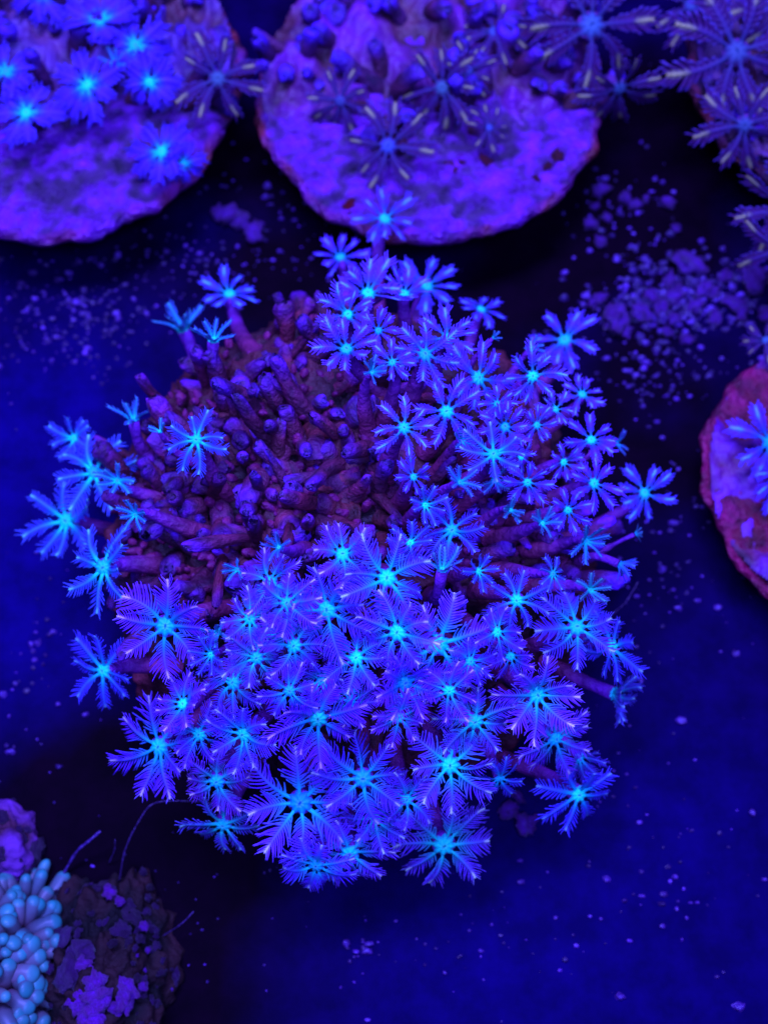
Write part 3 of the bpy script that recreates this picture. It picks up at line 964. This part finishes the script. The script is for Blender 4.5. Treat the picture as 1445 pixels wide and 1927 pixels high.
def grain(px, py, rp, c):
    p = at(px, py, 0.0); s = rp * pxcm(p)
    o = len(mb.v)
    a0 = R.uniform(0, 6)
    sx, sy = s * R.uniform(.8, 1.3), s * R.uniform(.7, 1.0)
    for (ph, zz) in ((1.0, 0.0), (0.95, 0.5), (0.55, 0.95)):
        for k in range(6):
            a = a0 + k * math.pi / 3
            k_ = R.uniform(0.6, 1.35)
            mb.vert((p.x + sx * ph * k_ * math.cos(a), p.y + sy * ph * k_ * math.sin(a), s * zz * R.uniform(.7, 1.3)), c)
    t = mb.vert((p.x, p.y, s * 1.1), c)
    for j in range(2):
        for k in range(6):
            mb.face(o + j * 6 + k, o + j * 6 + (k + 1) % 6, o + j * 6 + 6 + (k + 1) % 6, o + j * 6 + 6 + k)
    for k in range(6):
        mb.face(o + 12 + k, o + 12 + (k + 1) % 6, t)


for (cx, cy, sx, sy, n, s0, s1, lo) in [
        (130, 600, 140, 90, 260, 1.5, 7, .3), (560, 420, 160, 110, 60, 2, 5, .4), (1270, 560, 150, 75, 420, 2, 11, .4), (1180, 420, 100, 110, 70, 2, 6, .4), (1240, 700, 110, 70, 110, 2, 7, .5),
        (1230, 1120, 110, 100, 40, 2, 5, .5), (1250, 1600, 160, 160, 60, 2, 6, .4), (900, 1780, 260, 90, 40, 2, 5, .3), (60, 1280, 60, 160, 30, 2, 7, .5), (680, 1785, 30, 20, 14, 3, 8, .5),
        (420, 500, 140, 60, 70, 1.5, 4, .3), (300, 480, 160, 40, 60, 1.5, 5, .3), (1300, 950, 80, 120, 30, 2, 5, .4), (722, 960, 700, 900, 260, 1, 3.2, .3), (300, 1700, 150, 150, 40, 1, 3, .2)]:
    for k in range(n):
        v = max(0.5, R.uniform(lo * 0.6, 1.45) ** 2.0)
        grain(R.gauss(cx, sx * .6), R.gauss(cy, sy * .6), R.uniform(s0, s1) * R.random() ** 0.6 + 0.8, (0.06 * v, 0.014 * v, 0.16 * v))
for (x, y, r_) in [(60, 1213, 7), (100, 1190, 6), (68, 1190, 5), (5, 1307, 9), (30, 1287, 5), (160, 1215, 8), (68, 1242, 6), (110, 1325, 6), (162, 1345, 6), (20, 1415, 8), (1280, 1357, 9), (1205, 1283, 6),
                   (1415, 1530, 9), (1140, 1655, 7), (1270, 1650, 7), (980, 1660, 6), (978, 1620, 6), (1165, 1875, 12), (1390, 1895, 12), (1130, 1730, 6), (650, 1775, 9), (690, 1790, 9), (905, 1790, 5),
                   (1045, 1728, 6), (570, 1640, 6), (1140, 675, 8), (1205, 675, 9), (1185, 700, 8), (1210, 765, 6), (1235, 795, 6), (1245, 1071, 9), (1275, 1145, 8), (1310, 1130, 7), (1350, 1145, 9),
                   (1385, 1230, 9), (505, 350, 9), (500, 372, 8), (625, 400, 10), (575, 382, 5), (530, 412, 5), (555, 415, 5), (130, 515, 8), (1265, 985, 8), (1170, 1000, 5), (1320, 955, 6)]:
    grain(x, y, r_ * 0.9, (0.075, 0.02, 0.20))
gr = obj('detritus_grains', mb.mesh('detritus_grains', M_GRIT))
gr['kind'] = 'stuff'
gr['label'] = 'scattered blue grains of detritus over the dark floor'
gr['category'] = 'detritus'


def hair(pts, r0, label, c=(0.05, 0.02, 0.10)):
    P = [at(x, y, z) for (x, y, z) in pts]
    fine = []
    for i in range(len(P) - 1):
        p0, p1, p2, p3 = P[max(i - 1, 0)], P[i], P[i + 1], P[min(i + 2, len(P) - 1)]
        for k in range(7):
            t = k / 7
            fine.append(0.5 * ((2 * p1) + (p2 - p0) * t + (2 * p0 - 5 * p1 + 4 * p2 - p3) * t * t + (3 * p1 - p0 - 3 * p2 + p3) * t ** 3))
    fine.append(P[-1])
    o0 = P[-1]
    m = MB()
    n = len(fine)
    m.tube([q - o0 for q in fine], [r0 * (0.8 + 0.5 * math.sin(i * 0.7) ** 2) for i in range(n)], [c] * n, n=5, cap0=True)
    return thing('algae_hair', label, 'algae', o0, None, m.mesh('algae_hair', M_GRIT))


hair([(412, 1512, 1.2), (345, 1507, 1.3), (290, 1512, 1.2), (262, 1545, 1.0), (236, 1600, .6), (225, 1660, .04)], 0.012, 'long thin blue hair arching from the mound down to the dark rock')
hair([(190, 1564, .7), (165, 1585, .6), (145, 1603, .4), (120, 1645, .03)], 0.022, 'short thick blue hair standing above the finger coral', (0.06, 0.02, 0.16))
hair([(217, 1580, .6), (216, 1600, .4), (205, 1625, .03)], 0.010, 'faint short hair between the thick hair and the long arching one')
hair([(365, 1715, .8), (340, 1740, .6), (302, 1764, .03)], 0.012, 'thin hair leaning right off the dark rock')
hair([(1200, 1095, .7), (1190, 1112, .7), (1170, 1140, .6), (1110, 1190, .03)], 0.010, 'thin faint hair on the floor right of the mound')
